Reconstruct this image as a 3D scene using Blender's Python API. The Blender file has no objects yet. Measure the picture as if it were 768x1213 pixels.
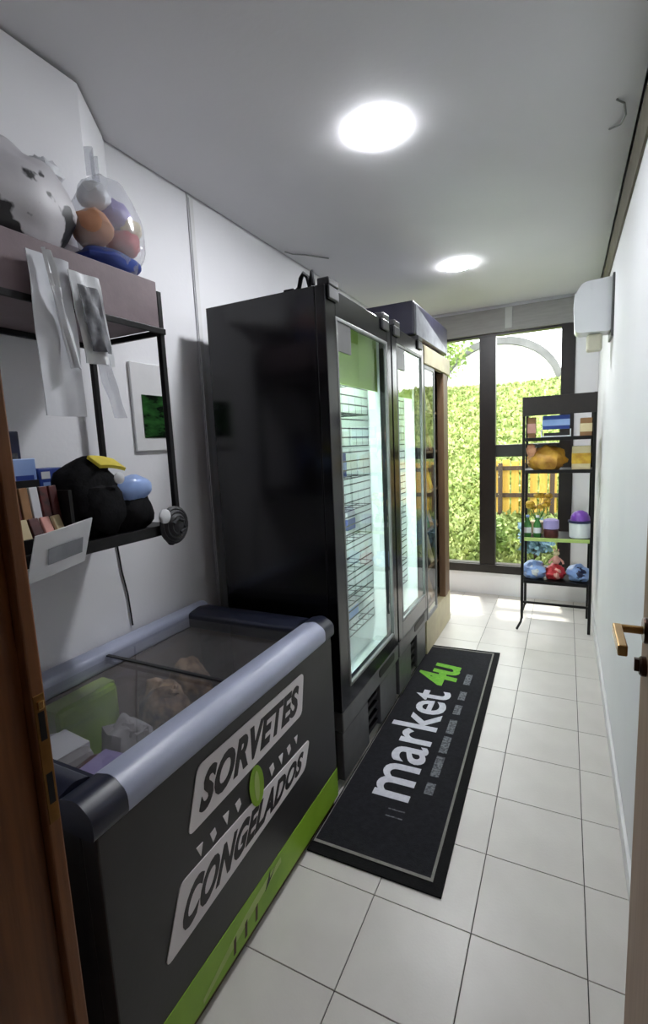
import bpy, bmesh, math, random
from mathutils import Vector, Matrix, noise
S = bpy.context.scene
COL = S.collection
R = math.radians
# ------------------------------------------------------------------ camera
YAW, PITCH, ROLL, FPX = -0.4672, 0.1396, -0.0463, 572.0
cam = bpy.data.objects.new('camera', bpy.data.cameras.new('camera')); COL.objects.link(cam)
fw = Vector((math.sin(YAW)*math.cos(PITCH), math.cos(YAW)*math.cos(PITCH), -math.sin(PITCH)))
r0 = Vector((math.cos(YAW), -math.sin(YAW), 0)); u0 = r0.cross(fw)
rr = r0*math.cos(ROLL)+u0*math.sin(ROLL); uu = -r0*math.sin(ROLL)+u0*math.cos(ROLL)
M = Matrix((rr, uu, -fw)).transposed().to_4x4(); M.translation = (0, 0, 1.5)
cam.matrix_world = M
cam.data.sensor_fit = 'VERTICAL'; cam.data.sensor_height = 36.0; cam.data.lens = 36.0*FPX/1213
cam.data.clip_start = 0.02
S.camera = cam
# ------------------------------------------------------------------ world, sun, exposure
w = bpy.data.worlds.new('world'); S.world = w; w.use_nodes = True
bg = w.node_tree.nodes['Background']; bg.inputs[0].default_value = (0.95, 0.975, 1.0, 1); bg.inputs[1].default_value = 2.4
sun = bpy.data.objects.new('sun', bpy.data.lights.new('sun', 'SUN')); COL.objects.link(sun)
sun.data.energy = 2.4; sun.data.angle = R(3); sun.data.color = (1.0, .95, .86)
sun.rotation_euler = Vector((0.05, -0.30, -0.95)).to_track_quat('-Z', 'Y').to_euler()
S.view_settings.view_transform = 'Standard'; S.view_settings.look = 'None'
S.view_settings.gamma = 1.0; S.view_settings.use_curve_mapping = False
S.view_settings.exposure = 1.62
# ------------------------------------------------------------------ materials
def lin(c):
    return tuple(((v/255)/12.92 if v/255 <= .04045 else ((v/255+.055)/1.055)**2.4) for v in c)+(1,)
MATS = {}
def mat(name, rgb, rough=.5, metal=0., spec=.5, noise_=None, bump=None, coat=0., stretch=None, alpha=1., trans=0.):
    m = bpy.data.materials.new(name); m.use_nodes = True; MATS[name] = m
    nt = m.node_tree; b = nt.nodes['Principled BSDF']
    b.inputs['Base Color'].default_value = lin(rgb); b.inputs['Roughness'].default_value = rough
    b.inputs['Metallic'].default_value = metal; b.inputs['Specular IOR Level'].default_value = spec
    b.inputs['Coat Weight'].default_value = coat; b.inputs['Coat Roughness'].default_value = .05
    b.inputs['Alpha'].default_value = alpha; b.inputs['Transmission Weight'].default_value = trans
    if noise_ or bump:
        tc = nt.nodes.new('ShaderNodeTexCoord'); mp = nt.nodes.new('ShaderNodeMapping')
        nt.links.new(tc.outputs['Object'], mp.inputs[0])
        if stretch: mp.inputs['Scale'].default_value = stretch
    if noise_:                                   # (scale, second colour, sharpness)
        n = nt.nodes.new('ShaderNodeTexNoise'); n.inputs['Scale'].default_value = noise_[0]; n.inputs['Detail'].default_value = 4
        nt.links.new(mp.outputs[0], n.inputs['Vector'])
        cr = nt.nodes.new('ShaderNodeValToRGB'); k = noise_[2] if len(noise_) > 2 else .2
        cr.color_ramp.elements[0].position = .5-k; cr.color_ramp.elements[1].position = .5+k
        cr.color_ramp.elements[0].color = lin(rgb); cr.color_ramp.elements[1].color = lin(noise_[1])
        nt.links.new(n.outputs[0], cr.inputs[0]); nt.links.new(cr.outputs[0], b.inputs['Base Color'])
    if bump:
        n2 = nt.nodes.new('ShaderNodeTexNoise'); n2.inputs['Scale'].default_value = bump[0]; n2.inputs['Detail'].default_value = 3
        nt.links.new(mp.outputs[0], n2.inputs['Vector'])
        bp = nt.nodes.new('ShaderNodeBump'); bp.inputs['Strength'].default_value = bump[1]; bp.inputs['Distance'].default_value = .01
        nt.links.new(n2.outputs[0], bp.inputs['Height']); nt.links.new(bp.outputs[0], b.inputs['Normal'])
    return m
def glass(name, tint=(1, 1, 1), ior=1.5, rough=0., extra=0.):
    m = bpy.data.materials.new(name); m.use_nodes = True; MATS[name] = m; nt = m.node_tree
    nt.nodes.remove(nt.nodes['Principled BSDF']); out = nt.nodes['Material Output']
    t = nt.nodes.new('ShaderNodeBsdfTransparent'); t.inputs[0].default_value = (*tint, 1)
    g = nt.nodes.new('ShaderNodeBsdfGlossy'); g.inputs['Roughness'].default_value = rough
    f = nt.nodes.new('ShaderNodeFresnel'); f.inputs[0].default_value = ior
    mx = nt.nodes.new('ShaderNodeMixShader'); ge = nt.nodes.new('ShaderNodeNewGeometry')
    ma = nt.nodes.new('ShaderNodeMath'); ma.operation = 'SUBTRACT'; ma.use_clamp = True      # a pane reflects once, at its outer face
    nt.links.new(f.outputs[0], ma.inputs[0]); nt.links.new(ge.outputs['Backfacing'], ma.inputs[1]); nt.links.new(ma.outputs[0], mx.inputs[0])
    nt.links.new(t.outputs[0], mx.inputs[1]); nt.links.new(g.outputs[0], mx.inputs[2]); last = mx
    if extra:
        d = nt.nodes.new('ShaderNodeBsdfDiffuse'); d.inputs[0].default_value = (.8, .8, .82, 1)
        m2 = nt.nodes.new('ShaderNodeMixShader'); m2.inputs[0].default_value = extra
        nt.links.new(mx.outputs[0], m2.inputs[1]); nt.links.new(d.outputs[0], m2.inputs[2]); last = m2
    nt.links.new(last.outputs[0], out.inputs[0]); return m
def emit(name, rgb, s):
    m = bpy.data.materials.new(name); m.use_nodes = True; MATS[name] = m; nt = m.node_tree
    b = nt.nodes['Principled BSDF']; b.inputs['Base Color'].default_value = lin(rgb)
    b.inputs['Emission Color'].default_value = lin(rgb); b.inputs['Emission Strength'].default_value = s
    return m
mat('wall', (236, 236, 238), .75, bump=(60, .06), noise_=(2.0, (231, 231, 234)))
mat('ceiling', (214, 213, 215), .8, bump=(40, .05), noise_=(1.2, (208, 207, 210)))
mat('slit', (60, 58, 54), .9)
mat('tile', (210, 206, 200), .32, noise_=(6, (200, 196, 190), .25), bump=(120, .04))
mat('grout', (74, 70, 66), .9, noise_=(20, (60, 56, 52)))
mat('skirting', (226, 226, 226), .45, noise_=(8, (216, 216, 216)))
mat('frame_black', (26, 21, 20), .4, noise_=(30, (34, 27, 25)))
mat('wood_jamb', (142, 86, 40), .45, noise_=(5, (92, 50, 20), .28), stretch=(9, 9, .5), bump=(18, .05))
mat('wood_leaf', (150, 118, 92), .5, noise_=(5, (126, 94, 70), .28), stretch=(9, 9, .5), bump=(18, .05))
mat('brass', (188, 152, 98), .25, metal=1., noise_=(20, (160, 124, 74)))
mat('bronze', (70, 46, 32), .3, metal=.8, noise_=(20, (50, 32, 24)))
mat('strike', (150, 112, 62), .35, metal=.9, noise_=(20, (120, 86, 46)))
mat('cooler_black', (13, 13, 16), .16, noise_=(3, (16, 16, 20)), bump=(8, .01))
mat('cooler_grey', (92, 92, 92), .4, noise_=(15, (80, 80, 80)))
mat('cooler_dark', (30, 30, 33), .4, noise_=(15, (24, 24, 27)))
mat('liner', (232, 238, 238), .5, noise_=(5, (224, 232, 232)))
mat('wire', (44, 50, 52), .4, noise_=(30, (34, 40, 42)))
mat('gasket', (128, 130, 128), .4, noise_=(20, (110, 112, 110)))
mat('freezer_body', (46, 45, 46), .42, noise_=(4, (38, 37, 38)), bump=(60, .03))
mat('freezer_bumper', (172, 178, 200), .35, noise_=(6, (160, 166, 188)))
mat('freezer_navy', (34, 38, 56), .35, noise_=(10, (26, 29, 44)))
mat('sign_white', (236, 231, 233), .5, noise_=(6, (228, 222, 225)))
mat('sign_ink', (26, 22, 24), .5, noise_=(30, (40, 34, 36)))
mat('lime', (150, 190, 52), .45, noise_=(5, (122, 166, 34)))
mat('lime_head', (150, 190, 70), .5, noise_=(4, (170, 204, 96)))
mat('lime_pale', (176, 196, 120), .5, noise_=(8, (160, 184, 96)))
mat('plinth_brown', (84, 66, 34), .6, noise_=(12, (62, 48, 24)))
mat('mat_black', (26, 26, 30), .85, spec=.15, noise_=(60, (34, 34, 39)), bump=(300, .3))
mat('mat_edge', (12, 12, 13), .8, spec=.15, noise_=(60, (18, 18, 19)), bump=(200, .2))
mat('mat_line', (132, 130, 124), .8, noise_=(60, (116, 114, 108)), bump=(200, .2))
mat('mat_white', (206, 206, 214), .8, noise_=(60, (190, 190, 200)), bump=(200, .2))
mat('mat_grey', (112, 116, 120), .8, noise_=(90, (60, 62, 68), .1), bump=(200, .2))
mat('mat_green', (112, 176, 44), .8, noise_=(60, (92, 156, 34)), bump=(200, .2))
mat('cab_wood', (132, 104, 78), .5, noise_=(5, (104, 80, 58), .28), stretch=(9, 9, .6), bump=(18, .05))
mat('cab_pale', (206, 198, 160), .5, noise_=(5, (182, 168, 136), .28), stretch=(2, 2, 2))
mat('mauve', (128, 112, 116), .6, noise_=(14, (116, 100, 104)), bump=(80, .05))
mat('metal_black', (12, 11, 12), .45, spec=.25, noise_=(30, (22, 20, 21)))
mat('cloth_black', (9, 9, 11), .8, spec=.2, noise_=(40, (22, 22, 25)), bump=(50, .3))
mat('rubber_grey', (46, 46, 50), .55, noise_=(14, (22, 22, 24), .1), bump=(40, .4))
mat('yellow', (226, 208, 60), .5, noise_=(12, (206, 186, 44)))
mat('blue', (44, 74, 160), .45, noise_=(12, (34, 56, 132)))
mat('blue_pale', (130, 160, 216), .35, noise_=(10, (160, 184, 232)))
mat('navy', (26, 34, 80), .45, noise_=(12, (20, 24, 58)))
mat('white_plastic', (224, 226, 228), .4, noise_=(8, (212, 214, 218)))
mat('paper', (214, 216, 220), .6, noise_=(10, (198, 200, 206)))
mat('print_grey', (60, 62, 68), .5, noise_=(16, (140, 142, 148), .12))
mat('red_dark', (108, 34, 32), .4, noise_=(40, (50, 22, 22), .15))
mat('maroon', (60, 22, 24), .5, noise_=(30, (90, 36, 34)))
mat('cream', (216, 200, 160), .6, noise_=(14, (200, 182, 140)))
mat('kraft', (156, 116, 78), .7, noise_=(12, (134, 98, 64)))
mat('peach', (214, 158, 122), .6, noise_=(8, (196, 134, 98)))
mat('red', (200, 54, 62), .45, noise_=(12, (176, 42, 50)))
mat('purple', (124, 74, 172), .4, noise_=(14, (100, 54, 150)))
mat('lavender', (168, 156, 206), .45, noise_=(14, (146, 134, 190)))
mat('amber', (206, 158, 58), .45, noise_=(14, (160, 108, 40), .15), bump=(30, .4))
mat('golden', (222, 184, 60), .5, noise_=(20, (190, 140, 40), .15))
mat('pink', (226, 172, 160), .6, noise_=(14, (210, 146, 136)))
mat('bottle_green', (70, 130, 66), .25, noise_=(14, (54, 108, 52)))
mat('brown_food', (96, 70, 48), .6, noise_=(22, (170, 140, 104), .12), bump=(30, .3))
mat('freezer_liner', (134, 120, 112), .45, noise_=(6, (112, 98, 90), .2))
mat('frost', (176, 174, 176), .6, noise_=(9, (120, 116, 116), .2), bump=(20, .3))
mat('panda', (188, 186, 190), .5, noise_=(7, (18, 18, 24), .012))
for e_, p_ in zip([n for n in MATS['panda'].node_tree.nodes if n.type=='VALTORGB'][0].color_ramp.elements, (.57,.59)): e_.position = p_
mat('picture', (14, 22, 16), .15, noise_=(14, (46, 92, 44), .12), stretch=(1, .8, 2.2))
mat('ac_white', (232, 232, 236), .35, noise_=(4, (226, 226, 230)))
mat('beige_plastic', (206, 202, 182), .5, noise_=(8, (194, 190, 170)))
mat('pelmet', (150, 148, 146), .7, noise_=(6, (136, 134, 132), .25), stretch=(1, 1, 8))
mat('carton_navy', (32, 31, 46), .35, noise_=(5, (44, 43, 60)), bump=(12, .2))
mat('silver', (150, 152, 158), .35, metal=.3, noise_=(12, (110, 112, 118), .2))
mat('soil', (84, 92, 44), .95, noise_=(3, (120, 140, 60), .2), bump=(8, .6))
mat('leaf_a', (112, 132, 66), .6, noise_=(7, (172, 180, 116), .16))
mat('leaf_b', (96, 124, 56), .6, noise_=(3, (140, 160, 84), .2))
mat('leaf_dark', (54, 74, 42), .6, noise_=(3, (88, 112, 60), .2))
mat('leaf_blue', (74, 104, 118), .5, noise_=(5, (110, 140, 156), .2))
mat('bark', (64, 48, 34), .9, noise_=(14, (44, 32, 24)), bump=(20, .5))
mat('fence_wood', (206, 168, 74), .7, noise_=(5, (182, 142, 56), .25), stretch=(8, 8, .7))
mat('fence_dark', (66, 48, 28), .7, noise_=(5, (48, 34, 20), .25), stretch=(8, 8, .7))
mat('rim_grey', (104, 104, 104), .8, noise_=(5, (84, 84, 84), .2))
mat('concrete', (190, 190, 188), .8, noise_=(5, (160, 160, 158), .2))
mat('render_white', (240, 240, 238), .8, noise_=(5, (232, 232, 230)))
mat('cove', (112, 106, 92), .7, noise_=(10, (96, 90, 78)))  # moulding colour darkened with the shade of the ceiling gap
glass('win_glass', (.97, .98, .97), 1.45)
glass('cool_glass', (.93, .97, .95), 1.9)
glass('lid_glass', (.95, .95, .955), 1.38, .03, extra=.012)
glass('film_thin', (.985, .985, .988), 1.35, .12, extra=.025)
glass('film', (.92, .93, .95), 1.45, .12, extra=.22)
emit('lamp_glow', (248, 250, 255), 66.0)
emit('led', (240, 255, 250), 22.0)  # glow of the strips added inside the coolers
# ------------------------------------------------------------------ mesh helpers
class MB:
    def __init__(s): s.v = []; s.f = []; s.bev = 0; s.smooth = False
    def add(s, vs, fs):
        o = len(s.v); s.v += [Vector(p) for p in vs]; s.f += [tuple(i+o for i in f) for f in fs]; return s
    def box(s, x0, x1, y0, y1, z0, z1):
        return s.add([(x0,y0,z0),(x1,y0,z0),(x1,y1,z0),(x0,y1,z0),(x0,y0,z1),(x1,y0,z1),(x1,y1,z1),(x0,y1,z1)],
            [(0,3,2,1),(4,5,6,7),(0,1,5,4),(1,2,6,5),(2,3,7,6),(3,0,4,7)])
    def obox(s, c, size, rz=0., rx=0., ry=0.):
        m = Matrix.Translation(c) @ Matrix.Rotation(rz,4,'Z') @ Matrix.Rotation(ry,4,'Y') @ Matrix.Rotation(rx,4,'X')
        a, b, d = (q/2 for q in size); t = MB().box(-a,a,-b,b,-d,d)
        return s.add([m @ v for v in t.v], t.f)
    def tube(s, pts, r, seg=8, r2=None):
        pts = [Vector(p) for p in pts]; n = len(pts); vs = []; fs = []; ref = None
        for i, p in enumerate(pts):
            d = (pts[min(i+1,n-1)]-pts[max(i-1,0)]).normalized()
            if ref is None: ref = Vector((0,0,1)) if abs(d.z) < .9 else Vector((1,0,0))
            a = d.cross(ref).normalized(); b = d.cross(a); ref = -b if False else ref
            q = r if r2 is None else r+(r2-r)*i/(n-1)
            for k in range(seg):
                t = 2*math.pi*k/seg; vs.append(p+(a*math.cos(t)+b*math.sin(t))*q)
        for i in range(n-1):
            for k in range(seg):
                fs.append((i*seg+k, i*seg+(k+1)%seg, (i+1)*seg+(k+1)%seg, (i+1)*seg+k))
        fs.append(tuple(range(seg))[::-1]); fs.append(tuple((n-1)*seg+k for k in range(seg)))
        return s.add(vs, fs)
    def lathe(s, c, prof, seg=20, ax='z'):
        vs = []; fs = []
        for (r, h) in prof:
            for k in range(seg):
                t = 2*math.pi*k/seg; a, b = r*math.cos(t), r*math.sin(t)
                vs.append({'z':(c[0]+a,c[1]+b,c[2]+h),'x':(c[0]+h,c[1]+a,c[2]+b),'y':(c[0]+a,c[1]+h,c[2]+b)}[ax])
        n = len(prof)
        for i in range(n-1):
            for k in range(seg): fs.append((i*seg+k, i*seg+(k+1)%seg, (i+1)*seg+(k+1)%seg, (i+1)*seg+k))
        fs.append(tuple(range(seg))[::-1]); fs.append(tuple((n-1)*seg+k for k in range(seg)))
        return s.add(vs, fs)
    def prism(s, poly, ax, a, b):              # poly in the other two axes, in x,y,z order
        n = len(poly)
        def P(p, t): return {'x':(t,p[0],p[1]),'y':(p[0],t,p[1]),'z':(p[0],p[1],t)}[ax]
        vs = [P(p,a) for p in poly]+[P(p,b) for p in poly]
        fs = [tuple(range(n))[::-1], tuple(range(n,2*n))]+[(i,(i+1)%n,n+(i+1)%n,n+i) for i in range(n)]
        return s.add(vs, fs)
    def blob(s, c, rad, amp=.15, freq=2., seed=0, nu=18, nv=12, flat=None):
        vs = []; fs = []; o = Vector((seed*7.3, seed*3.1, seed*1.7))
        for j in range(nv+1):
            ph = math.pi*j/nv
            for i in range(nu):
                t = 2*math.pi*i/nu; d = Vector((math.sin(ph)*math.cos(t), math.sin(ph)*math.sin(t), math.cos(ph)))
                k = 1+amp*noise.noise(d*freq+o)*1.6
                p = Vector((c[0]+d.x*rad[0]*k, c[1]+d.y*rad[1]*k, c[2]+d.z*rad[2]*k))
                if flat is not None: p.z = max(p.z, flat)
                vs.append(p)
        for j in range(nv):
            for i in range(nu): fs.append((j*nu+i, (j+1)*nu+i, (j+1)*nu+(i+1)%nu, j*nu+(i+1)%nu))
        s.smooth = True
        return s.add(vs, fs)
    def sheet(s, fn, nu, nv, th=.002):         # fn(u,v)->point; given thickness along its normal
        top = [Vector(fn(i/nu, j/nv)) for j in range(nv+1) for i in range(nu+1)]
        nn = []
        for j in range(nv+1):
            for i in range(nu+1):
                a = top[j*(nu+1)+min(i+1,nu)]-top[j*(nu+1)+max(i-1,0)]; b = top[min(j+1,nv)*(nu+1)+i]-top[max(j-1,0)*(nu+1)+i]
                nn.append(a.cross(b).normalized())
        o = len(top); vs = top+[p-n*th for p, n in zip(top, nn)]; fs = []
        q = lambda i, j: j*(nu+1)+i
        for j in range(nv):
            for i in range(nu):
                fs += [(q(i,j),q(i+1,j),q(i+1,j+1),q(i,j+1)), (o+q(i,j),o+q(i,j+1),o+q(i+1,j+1),o+q(i+1,j))]
        ring = [q(i,0) for i in range(nu)]+[q(nu,j) for j in range(nv)]+[q(i,nv) for i in range(nu,0,-1)]+[q(0,j) for j in range(nv,0,-1)]
        for k in range(len(ring)):
            a, b = ring[k], ring[(k+1) % len(ring)]; fs.append((b, a, o+a, o+b))
        s.smooth = True
        return s.add(vs, fs)
    def bevel(s, w): s.bev = w; return s
    def sm(s): s.smooth = True; return s
    def mesh(s, name, org=Vector((0,0,0))):
        bm = bmesh.new(); vs = [bm.verts.new(v-org) for v in s.v]
        for f in s.f:
            try: bm.faces.new([vs[i] for i in f])
            except ValueError: pass
        bmesh.ops.recalc_face_normals(bm, faces=bm.faces[:])
        if s.bev:
            es = [e for e in bm.edges if len(e.link_faces) == 2 and e.calc_face_angle(0) > .6]
            bmesh.ops.bevel(bm, geom=es, offset=s.bev, segments=2, profile=.5, affect='EDGES', clamp_overlap=True)
        me = bpy.data.meshes.new(name); bm.to_mesh(me); bm.free()
        if s.smooth:
            me.polygons.foreach_set('use_smooth', [True]*len(me.polygons))
            me.set_sharp_from_angle(angle=R(40))
        return me
def setp(o, label=None, cat=None, group=None, kind=None):
    for k, v in (('label',label),('category',cat),('group',group),('kind',kind)):
        if v: o[k] = v
    return o
def base_of(mb):
    xs=[v.x for v in mb.v]; ys=[v.y for v in mb.v]; zs=[v.z for v in mb.v]
    return Vector(((min(xs)+max(xs))/2,(min(ys)+max(ys))/2,min(zs)))
def thing(name, label, cat, loc, group=None, kind=None):
    o = bpy.data.objects.new(name, None); COL.objects.link(o); o.location = loc; o.empty_display_size = .05
    o['_org'] = tuple(loc); return setp(o, label, cat, group, kind)
def part(name, mb, m, parent, label=None, kind=None):
    org = Vector(parent['_org']); o = bpy.data.objects.new(name, mb.mesh(name, org)); COL.objects.link(o)
    o.data.materials.append(MATS[m]); o.parent = parent; o['_org'] = tuple(org); return setp(o, label, kind=kind)
def single(name, mb, m, label, cat, group=None, kind=None):
    org = base_of(mb); o = bpy.data.objects.new(name, mb.mesh(name, org)); COL.objects.link(o); o.location = org
    o.data.materials.append(MATS[m]); o['_org'] = tuple(org); return setp(o, label, cat, group, kind)
def struct(name, mb, m, label=None, cat=None): return single(name, mb, m, label, cat, kind='structure')
def rpoly(corners, r, n=4):                    # rounded polygon
    out = []; c = [Vector(p) for p in corners]; k = len(c)
    for i in range(k):
        p, a, b = c[i], c[i-1], c[(i+1) % k]
        da = (a-p).normalized(); db = (b-p).normalized(); q0 = p+da*r; q1 = p+db*r
        for j in range(n+1):
            t = j/n; out.append(tuple(q0*(1-t)**2+p*2*t*(1-t)+q1*t*t))
    return out
def text_mb(body, fn, depth=.0015, fat=.02, shear=0., sp=1.):
    """lettering laid on a surface; fn(u,v,w) maps the unit box of the text to the world"""
    cu = bpy.data.curves.new('t', 'FONT'); cu.body = body; cu.extrude = .5; cu.offset = fat; cu.shear = shear
    cu.space_character = sp; cu.resolution_u = 4
    ob = bpy.data.objects.new('t', cu); COL.objects.link(ob); bpy.context.view_layer.update()
    me = bpy.data.meshes.new_from_object(ob.evaluated_get(bpy.context.evaluated_depsgraph_get()))
    xs = [v.co.x for v in me.vertices]; ys = [v.co.y for v in me.vertices]
    a, b, c, d = min(xs), max(xs), min(ys), max(ys); mb = MB()
    mb.add([fn((v.co.x-a)/(b-a), (v.co.y-c)/(d-c), (v.co.z+.5)*depth) for v in me.vertices], [tuple(p.vertices) for p in me.polygons])
    bpy.data.objects.remove(ob); bpy.data.curves.remove(cu); bpy.data.meshes.remove(me); return mb
def quad(bl, br, tr, tl):
    bl, br, tr, tl = map(Vector, (bl, br, tr, tl))
    return lambda u, v: (bl*(1-u)+br*u)*(1-v)+(tl*(1-u)+tr*u)*v
# ================================================================== THE ROOM
XL, XR, YF, YB, ZC, ZT = -1.54, .225, .46, 4.70, 2.63, 2.75
TS, TX, TY = .31425, -.22875, 1.31775
fl = struct('floor', MB().box(XL-.1, 1.1, -1.7, YB+.1, -.08, -.004), 'grout', 'pale square ceramic tile floor with thin dark joints', 'floor')
tcache = {}
def tiles(x0, x1, y0, y1):
    i0 = math.floor((x0-TX)/TS); j0 = math.floor((y0-TY)/TS); g = .0028
    for j in range(j0, 40):
        for i in range(i0, 40):
            a, b = max(x0, TX+i*TS)+g/2, min(x1, TX+(i+1)*TS)-g/2; c, d = max(y0, TY+j*TS)+g/2, min(y1, TY+(j+1)*TS)-g/2
            if b-a < .015 or d-c < .015: continue
            key = (round(b-a,4), round(d-c,4))
            if key not in tcache:
                h, k = (b-a)/2, (d-c)/2
                tcache[key] = MB().box(-h,h,-k,k,-.008,0).bevel(.0012).mesh('floor_tile'); tcache[key].materials.append(MATS['tile'])
            o = bpy.data.objects.new('floor_tile', tcache[key]); COL.objects.link(o); o.parent = fl
            o.location = Vector(((a+b)/2, (c+d)/2, 0))-fl.location
tiles(XL, XR-.001, .30, YB)
tiles(-1.5, 1.0, -1.6, .30)
ce = MB().box(XL+.012, XR-.02, YF+.02, YB-.03, ZC, ZC+.06)
struct('ceiling', ce, 'ceiling', 'plain grey white suspended ceiling with dark shadow gap', 'ceiling')
struct('ceiling_slab', MB().box(XL-.1, XR+.1, .30, YB+.1, ZT, ZT+.1), 'slit', 'dark slab above the suspended ceiling', 'ceiling')
# left wall: base with partition panels and cover strips
wl = struct('wall_left', MB().box(XL-.12, XL-.012, .30, YB+.1, -.05, ZT), 'slit', 'white panelled partition wall on the left', 'wall')
js = [.46, 1.835, 3.05, YB]
for a, b in zip(js, js[1:]): part('wall_panel', MB().box(XL-.012, XL, a+.004, b-.004, 0, ZT), 'wall', wl)
for y in js[1:3]: part('joint_strip', MB().box(XL, XL+.007, y+.008, y+.034, 0, ZC-.01).bevel(.002), 'skirting', wl)
struct('trim_1', MB().prism([(XL+.001,YF+.001),(-1.354,YF+.001),(-1.354,1.15),(-1.50,1.36),(XL+.001,1.40)], 'z', 2.13, ZC-.012), 'wall', 'boxed white duct under the ceiling above the wall shelf', 'duct cover')
struct('wall_right', MB().box(XR, XR+.12, .30, YB+.1, -.05, ZT), 'wall', 'plain white wall along the right side', 'wall')
struct('baseboard_right', MB().box(XR-.014, XR-.0005, .5, YB-.02, .0005, .075).bevel(.004), 'skirting', 'low white skirting along the right wall', 'baseboard')
WX0, WX1, WZ0, WZ1 = -1.36, .054, .21, 2.41
wb = MB().box(XL, XR, YB, YB+.14, -.05, WZ0).box(WX1, XR, YB, YB+.14, WZ0, ZT).box(XL, WX0, YB, YB+.14, WZ0, ZT).box(WX0, WX1, YB, YB+.14, WZ1, ZT)
struct('wall_back', wb, 'wall', 'white end wall around the tall dark window', 'wall')
struct('trim_2', MB().box(-1.52, .06, YB-.035, YB-.0005, 2.405, 2.605).bevel(.004), 'pelmet', 'grey blind pelmet over the tall window', 'blind pelmet')
struct('trim_3', MB().box(-.50, -.44, YB-.045, YB-.036, 2.425, 2.60).bevel(.003), 'concrete', 'small pale bracket on the grey blind pelmet', 'bracket')
# door wall with opening and the hall behind the camera
DX0, DX1 = -.80, .235
wf = MB().box(XL, DX0, .30, YF, -.05, ZT).box(DX0, DX1-.01, .30, YF, 2.14, ZT)
struct('wall_front', wf, 'wall', 'white door wall beside the camera', 'wall')
hall = MB().box(-1.6,-1.5,-1.7,.30,-.05,ZT).box(1.0,1.1,-1.7,.30,-.05,ZT).box(-1.5,1.0,-1.7,-1.6,-.05,ZT).box(XR+.12,1.0,.30,.40,-.05,ZT)
struct('wall_hall', hall, 'wall', 'white walls of the hall behind the doorway', 'wall')
struct('ceiling_hall', MB().box(-1.5,1.0,-1.6,.30,ZC,ZC+.1), 'ceiling', 'plain hall ceiling behind the doorway', 'ceiling')
# ------------------------------------------------------------------ window
win = struct('window_1', MB().box(WX0, WX0+.07, YB, YB+.08, WZ0, WZ1).box(-.053, WX1, YB-.012, YB+.08, WZ0, WZ1).box(WX0+.07, -.053, YB, YB+.08, WZ0, .30)
    .box(WX0+.07, -.053, YB, YB+.08, 2.385, WZ1), 'frame_black', 'tall dark brown framed garden window in the end wall', 'window')
part('mullion', MB().box(-.72,-.58,YB-.01,YB+.075,.30,2.385).bevel(.004), 'frame_black', win)
part('transom', MB().box(-.58,-.053,YB,YB+.07,1.31,1.42).bevel(.004), 'frame_black', win)
part('bottom_rail', MB().box(WX0+.07,-.053,YB-.02,YB-.001,.215,.295).bevel(.004), 'frame_black', win)
for a in ((WX0+.07,-.72,.30,2.385),(-.58,-.053,.30,1.31),(-.58,-.053,1.42,2.385)):
    part('glass_pane', MB().box(a[0]+.001,a[1]-.001,YB+.03,YB+.034,a[2]+.001,a[3]-.001), 'win_glass', win)
# ------------------------------------------------------------------ left door jamb and right door leaf
JX = -.767
d1 = struct('door_1', MB().box(DX0,JX-.017,.30,.4355,0,2.12).box(DX0,JX,.436,YF,0,2.12).bevel(.003), 'wood_jamb', 'brown wooden door jamb with a latch plate at left', 'door frame')
part('architrave', MB().box(DX0-.06,DX0-.001,YF+.0005,YF+.012,0,2.16).bevel(.003), 'wood_jamb', d1)
sp = part('strike_plate', MB().box(JX-.001,JX+.0015,.4385,.4575,.885,1.115).bevel(.001), 'strike', d1)
part('latch_hole', MB().box(JX+.001,JX+.0022,.443,.4535,1.035,1.085), 'metal_black', sp)
part('bolt_hole', MB().box(JX+.001,JX+.0022,.443,.4535,.92,.975), 'metal_black', sp)
part('latch_tongue', MB().box(JX+.001,JX+.006,.443,.4535,1.09,1.104).bevel(.002), 'brass', sp)
LX = .152
d2 = struct('door_2', MB().box(LX,LX+.036,.42,1.16,.008,2.10).bevel(.003), 'wood_leaf', 'brown wooden door leaf standing open against right wall', 'door')
hd = part('lever_handle', MB().tube([(LX+.002,1.095,1.105),(LX-.052,1.095,1.105)],.0085,10).obox((LX-.052,1.04,1.103),(.016,.12,.021)).bevel(.003), 'brass', d2)
part('rose', MB().lathe((LX-.008,1.095,1.105),[(.024,0),(.026,.003),(.026,.008)],20,'x').sm(), 'bronze', hd)
part('key_escutcheon', MB().lathe((LX-.012,1.095,1.03),[(.016,0),(.02,.004),(.02,.012)],20,'x').box(LX-.02,LX-.01,1.09,1.10,1.02,1.045), 'bronze', d2)
# ------------------------------------------------------------------ ceiling lamps
for k, (x, y, r, lab) in enumerate(((-.645,1.85,.092,'round glowing recessed ceiling downlight, the larger nearer one'),(-.665,3.45,.092,'round glowing recessed ceiling downlight, the smaller one farther away above the fridges'))):
    t = thing('ceiling_downlight', lab, 'ceiling light', (x,y,ZC-.012), 'recessed ceiling downlights')
    part('trim_ring', MB().lathe((x,y,ZC-.007),[(r,.0045),(r+.004,.0045),(r+.008,.0068),(r,.0068)],40).sm(), 'ac_white', t)
    part('diffuser', MB().lathe((x,y,ZC-.0115),[(r*.90,.0),(r*.97,.0012),(r*.992,.004),(r*.995,.0105)],40).sm(), 'lamp_glow', t)
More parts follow.
